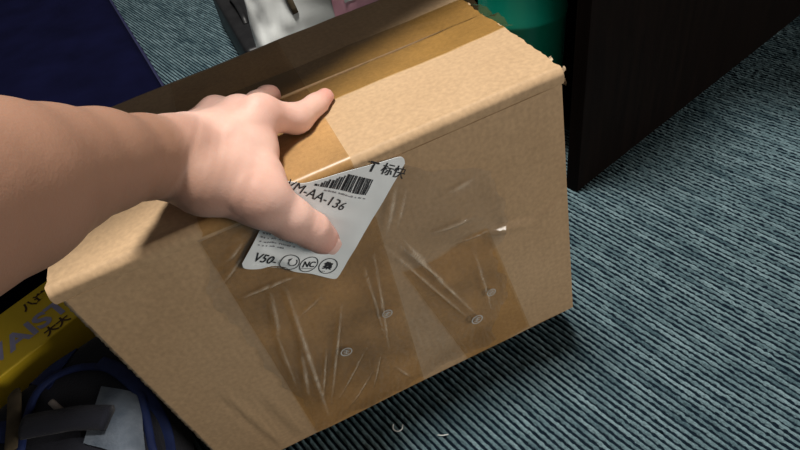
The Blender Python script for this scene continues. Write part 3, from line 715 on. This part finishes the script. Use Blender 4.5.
# ------------------------------------------------------------------ green bin behind the carton
def lathe(name, prof, mat, parent, seg=56):
    V = []; F = []
    for (r, z) in prof:
        for k in range(seg): V.append((r*math.cos(2*math.pi*k/seg), r*math.sin(2*math.pi*k/seg), z))
    for i in range(len(prof)-1):
        for k in range(seg): F.append((i*seg+k, i*seg+(k+1) % seg, (i+1)*seg+(k+1) % seg, (i+1)*seg+k))
    F.append(tuple(range(seg))[::-1])
    return mesh_obj(name, V, F, mat, parent)
gb = empty('waste_bin', loc=(0.127, 0.857, 0)); gb.scale = (1.06, 1.06, 1.0)
tag(gb, 'slim glossy green plastic bin standing behind the carton beside the dark desk', 'bin')
lathe('body', [(.050, 0), (.0535, .002), (.0555, .006), (.0600, .235), (.0612, .240), (.0616, .246), (.0604, .252), (.0612, .30), (.0635, .40), (.0615, .40), (.0585, .25), (.053, .008), (.0, .006)], GREEN, gb)
lathe('rim', [(.0617, .394), (.0665, .394), (.068, .399), (.068, .404), (.066, .408), (.0625, .408), (.0612, .404), (.0612, .395)], GREEN, gb)

# ------------------------------------------------------------------ white plastic carrier bag with pink print
wb = empty('plastic_bag', loc=(-0.215, 1.075, 0), rz=0.2); wb.scale = (.88, .88, 1)
tag(wb, 'crumpled white plastic carrier bag with pink print standing behind the carton', 'bag')
def bag_pt(a, z):
    q = z/0.42; w = 0.155*(1-.25*q*q); d = 0.10*(1-.45*q)
    c, s = math.cos(a), math.sin(a); p = 2.0/3.2
    x = w*math.copysign(abs(c)**p, c); y = d*math.copysign(abs(s)**p, s)
    k = .010*fbm(x*9, y*9, z*5, 1.2)+.008*abs(fbm(x*16+3, y*16, z*9, 1.0))
    g = 0.35+0.65*min(1, z/.05)
    return (x*g*(1+k*3), y*g*(1+k*3)-k*1.5*(1 if s < 0 else 0), z+.004*fbm(a*2, z*10, 0, 1)*min(1, z/.02))
G = [[bag_pt(2*math.pi*i/96, z) for z in np.linspace(0.0, .42, 60)] for i in range(97)]
sheet('body', G, WHITEBAG, wb)
def bag_patch(name, a0, a1, z0, z1, mat, off, parent, n=14, m=14):
    G = []
    for i in np.linspace(0, 1, n):
        row = []
        for j in np.linspace(0, 1, m):
            a = a0+(a1-a0)*i; z = z0+(z1-z0)*j; p = np.array(bag_pt(a, z)); row.append(p+np.array([.25*off, -off, 0]))
        G.append(row)
    return sheet(name, G, mat, parent)
pp = bag_patch('pink_print', 4.78, 5.60, .20, .40, PINK, .002, wb)
bag_patch('print_emblem', 4.90, 5.06, .23, .32, WHITEBAG, .0035, pp)
bag_patch('print_emblem', 4.94, 5.02, .25, .30, PINK, .0045, pp)
tube('handle', [np.array(p)+[0, -.003, 0] for p in smooth_path([bag_pt(4.42, .40), bag_pt(4.40, .34), bag_pt(4.47, .28), bag_pt(4.55, .23)], 18)], .006, OLIVE, wb, 8, .5, up=(0, -1, 0))

# ------------------------------------------------------------------ navy fabric storage bag on the far left
nvM = Matrix.Translation((-0.364, 0.706, 0)) @ Matrix.Rotation(math.radians(120.6), 4, 'Z')
nv = empty('storage_bag', nvM)
tag(nv, 'large dark navy fabric storage bag standing on the carpet left of the carton', 'bag')
bm = bmesh.new(); add_box(bm, 0, 1.55, 0, 0.62, 0.0, 0.20, 0.02, 4)
bm_obj('body', bm, NAVY, nv, True)
for z in (.035, .165): tube('piping', [(.01, -.001, z), (.4, -.003, z), (.8, -.003, z), (1.24, -.001, z)], .004, NAVYTRIM, nv, 8)
tube('handle', smooth_path([(.45, -.004, .16), (.47, -.010, .10), (.62, -.014, .08), (.77, -.010, .10), (.79, -.004, .16)], 30), .012, NAVYTRIM, nv, 10, 0.25, up=(0, 1, 0))
tube('zipper', [(.0, .31, .201), (.6, .31, .2015), (1.45, .31, .201)], .005, NAVYTRIM, nv, 8)

# ------------------------------------------------------------------ black laptop bag lying on the carpet behind
lbA, lbB = np.array((-0.4148, 1.1740, 0.1000)), np.array((-0.5480, 1.4720, 0.1000))
lb = empty('laptop_bag', loc=(lbA[0], lbA[1], 0), rz=math.atan2(lbB[1]-lbA[1], lbB[0]-lbA[0]))
tag(lb, 'slim black bag with dark red trim between the bare carpet and white plastic bag', 'bag')
bm = bmesh.new(); add_box(bm, -.02, .42, -.075, 0.0, 0.0, .10, .012, 3); bm_obj('body', bm, BLACKMETAL, lb, True)
tube('trim', [(-.015, -.071, .095), (.1, -.074, .097), (.41, -.074, .097)], .004, noise_mix('dark_red_trim', (0.05, 0.012, 0.012), (0.08, 0.02, 0.018), scale=40, rough=0.6), lb, 8)
tube('handle', smooth_path([(.12, -.035, .098), (.14, -.036, .112), (.20, -.037, .116), (.26, -.036, .112), (.28, -.035, .098)], 24), .007, BLACKMETAL, lb, 8, .5)
# ------------------------------------------------------------------ yellow carton lying by the left end
yM = Matrix.Translation((-0.5305, 0.3675, 0.1200)) @ Matrix.Rotation(math.radians(53.07), 4, 'Z')
yc = empty('yellow_carton', Matrix.Translation((0, 0, -.12)) @ yM)
tag(yc, 'flat yellow retail carton with lilac lettering lying under the big carton', 'box')
bm = bmesh.new(); add_box(bm, -.16, .16, 0.002, .100, 0.0, .12, .002); bm_obj('body', bm, YELLOW, yc)
def flat_text(body, x, y, z, size, mat, parent, sx=1.0, bold=0.0, rot=0.0):
    V, F = text_mesh(body, size, bold); ca, sa = math.cos(rot), math.sin(rot)
    return mesh_obj('lettering', [(x+p.x*sx*ca-p.y*sa, y+p.x*sx*sa+p.y*ca, z) for p in V], F, mat, parent, False)
flat_text('WAIST', -.016, .024, .1206, .040, LILAC, yc, 1.0, .0012)
flat_text('八道', .066, .072, .1206, .017, BROWNINK, yc, 1.0, .0006)
flat_text('大大', .062, .006, .1206, .016, BROWNINK, yc, 1.0, .0006)
# ------------------------------------------------------------------ black and blue backpack in the near left corner
bp = empty('backpack', loc=((-0.4376, 0.2971, 0.1000)[0], (-0.4376, 0.2971, 0.1000)[1], 0))
tag(bp, 'black backpack with blue webbing and pale mesh pocket lying beside the carton', 'backpack')
O = np.array([(-0.4376, 0.2971, 0.1000)[0], (-0.4376, 0.2971, 0.1000)[1], 0])
def L(p, dz=0): return np.array(p)-O+np.array([0, 0, dz])
OUT = np.array([(-.638, .206), (-.434, .456), (-.395, .455), (-.345, .37), (-.318, .30), (-.305, .22), (-.32, .10), (-.45, .06), (-.60, .08)])-O[:2]
CTR = OUT.mean(0)
def gauge(x, y):
    g = 0.0
    for a, b in zip(OUT, np.roll(OUT, -1, 0)):
        e = b-a; n = np.array([e[1], -e[0]]); dn = n@(a-CTR)
        if dn < 0: n = -n; dn = -dn
        g += max(0.0, (n@(np.array([x, y])-CTR))/dn)**14
    return g**(1/14)
def bp_z(x, y):
    g = min(1.0, gauge(x, y)); return .018+.104*(1-g**14)**.40 + .008*fbm(x*9, y*9, 2.2, 1)*(1-g)
G = []
for i in range(65):
    a = 2*math.pi*i/64; d = np.array([math.cos(a), math.sin(a)]); g1 = gauge(*(CTR+d*.01))/.01
    row = [CTR.tolist()+[bp_z(*CTR)]] if False else []
    for r in np.concatenate([np.linspace(.02, .85, 22), np.linspace(.88, 1.0, 12)]):
        p = CTR+d*(r/g1); row.append((p[0], p[1], bp_z(*p)))
    p = CTR+d*(.985/g1); row.append((p[0], p[1], .006)); p = CTR+d*(.93/g1); row.append((p[0], p[1], 0.0)); p = CTR+d*(.02/g1); row.append((p[0], p[1], 0.0))
    G.append(row[::-1])
sheet('body', G, PACK, bp)
def on(p, off=0.0): x, y = p[0]-O[0], p[1]-O[1]; return np.array([x, y, bp_z(x, y)+off])
def quad_patch(name, c, mat, off, n=16, puff=0.0, th=0.0015):
    a, b, cc, d = [np.array(q) for q in c]; G = []
    for i in np.linspace(0, 1, n):
        G.append([on(a*(1-i)*(1-j)+b*i*(1-j)+cc*i*j+d*(1-i)*j, off+puff*math.sin(math.pi*i)*math.sin(math.pi*j)) for j in np.linspace(0, 1, n)])
    return sheet(name, G, mat, bp, th)
def strap(name, pts, r, mat, off, flat=.3):
    return tube(name, [on(p, off) for p in smooth_path(pts, 32)], r, mat, bp, 10, flat)
quad_patch('mesh_pocket', [(-0.3896, 0.2775, 0.1000), (-0.3231, 0.2578, 0.1000), (-0.3504, 0.3316, 0.1000), (-0.3969, 0.3427, 0.1000)], PACKGREY, .003, puff=.004)
quad_patch('blue_panel', [(-0.4945, 0.3585, 0.1000), (-0.4595, 0.3455, 0.1000), (-0.4510, 0.3998, 0.1000), (-0.4881, 0.4034, 0.1000)], PACKBLUE, .002, puff=.003)
quad_patch('blue_panel', [(-0.5089, 0.2857, 0.1000), (-0.4714, 0.2831, 0.1000), (-0.4871, 0.3097, 0.1000), (-0.5172, 0.3051, 0.1000)], PACKBLUE, .003, puff=.003)
quad_patch('mesh_pocket', [(-0.2876, 0.2634, 0.1000), (-0.2688, 0.2622, 0.1000), (-0.2810, 0.2857, 0.1000), (-0.3011, 0.3046, 0.1000)], PACKGREY, .003, puff=.002)
strap('piping', [(-0.4497, 0.2659, 0.1000), (-0.4654, 0.3103, 0.1000), (-0.4669, 0.3486, 0.1000), (-0.4390, 0.3678, 0.1000), (-0.3954, 0.3639, 0.1000), (-0.3604, 0.3445, 0.1000), (-0.3407, 0.3122, 0.1000), (-0.3205, 0.2626, 0.1000)], .0045, PACKBLUE, .004, .7)
strap('webbing_strap', [(-0.4078, 0.3715, 0.1000), (-0.3817, 0.3588, 0.1000), (-0.3469, 0.3313, 0.1000), (-0.3298, 0.3057, 0.1000), (-0.3147, 0.2572, 0.1000)], .008, PACKBLUE, .006)
strap('padded_strap', [(-0.4542, 0.2938, 0.1000), (-0.4164, 0.2999, 0.1000), (-0.3897, 0.3002, 0.1000), (-0.3670, 0.2985, 0.1000)], .014, PACK, .012, .55)
strap('olive_strap', [(-0.5418, 0.3327, 0.1000), (-0.5287, 0.3488, 0.1000), (-0.5083, 0.3471, 0.1000), (-0.4907, 0.3334, 0.1000), (-0.4602, 0.2718, 0.1000)], .0075, OLIVE, .006)
strap('zipper_pull', [(-0.4432, 0.3249, 0.1000), (-0.4283, 0.3144, 0.1000), (-0.4131, 0.3053, 0.1000)], .0035, noise_mix('pale_cord', (0.20, 0.17, 0.15), (0.28, 0.25, 0.23), scale=60, rough=0.7), .008, .5)
c = on((-0.3129, 0.2859, 0.1000), .004)
bm = bmesh.new(); add_box(bm, -.012, .012, -.010, .010, 0, .007, .002); 
bk = bm_obj('buckle', bm, BUCKLE, bp); bk.location = c; bk.rotation_euler = (0, 0, .3)
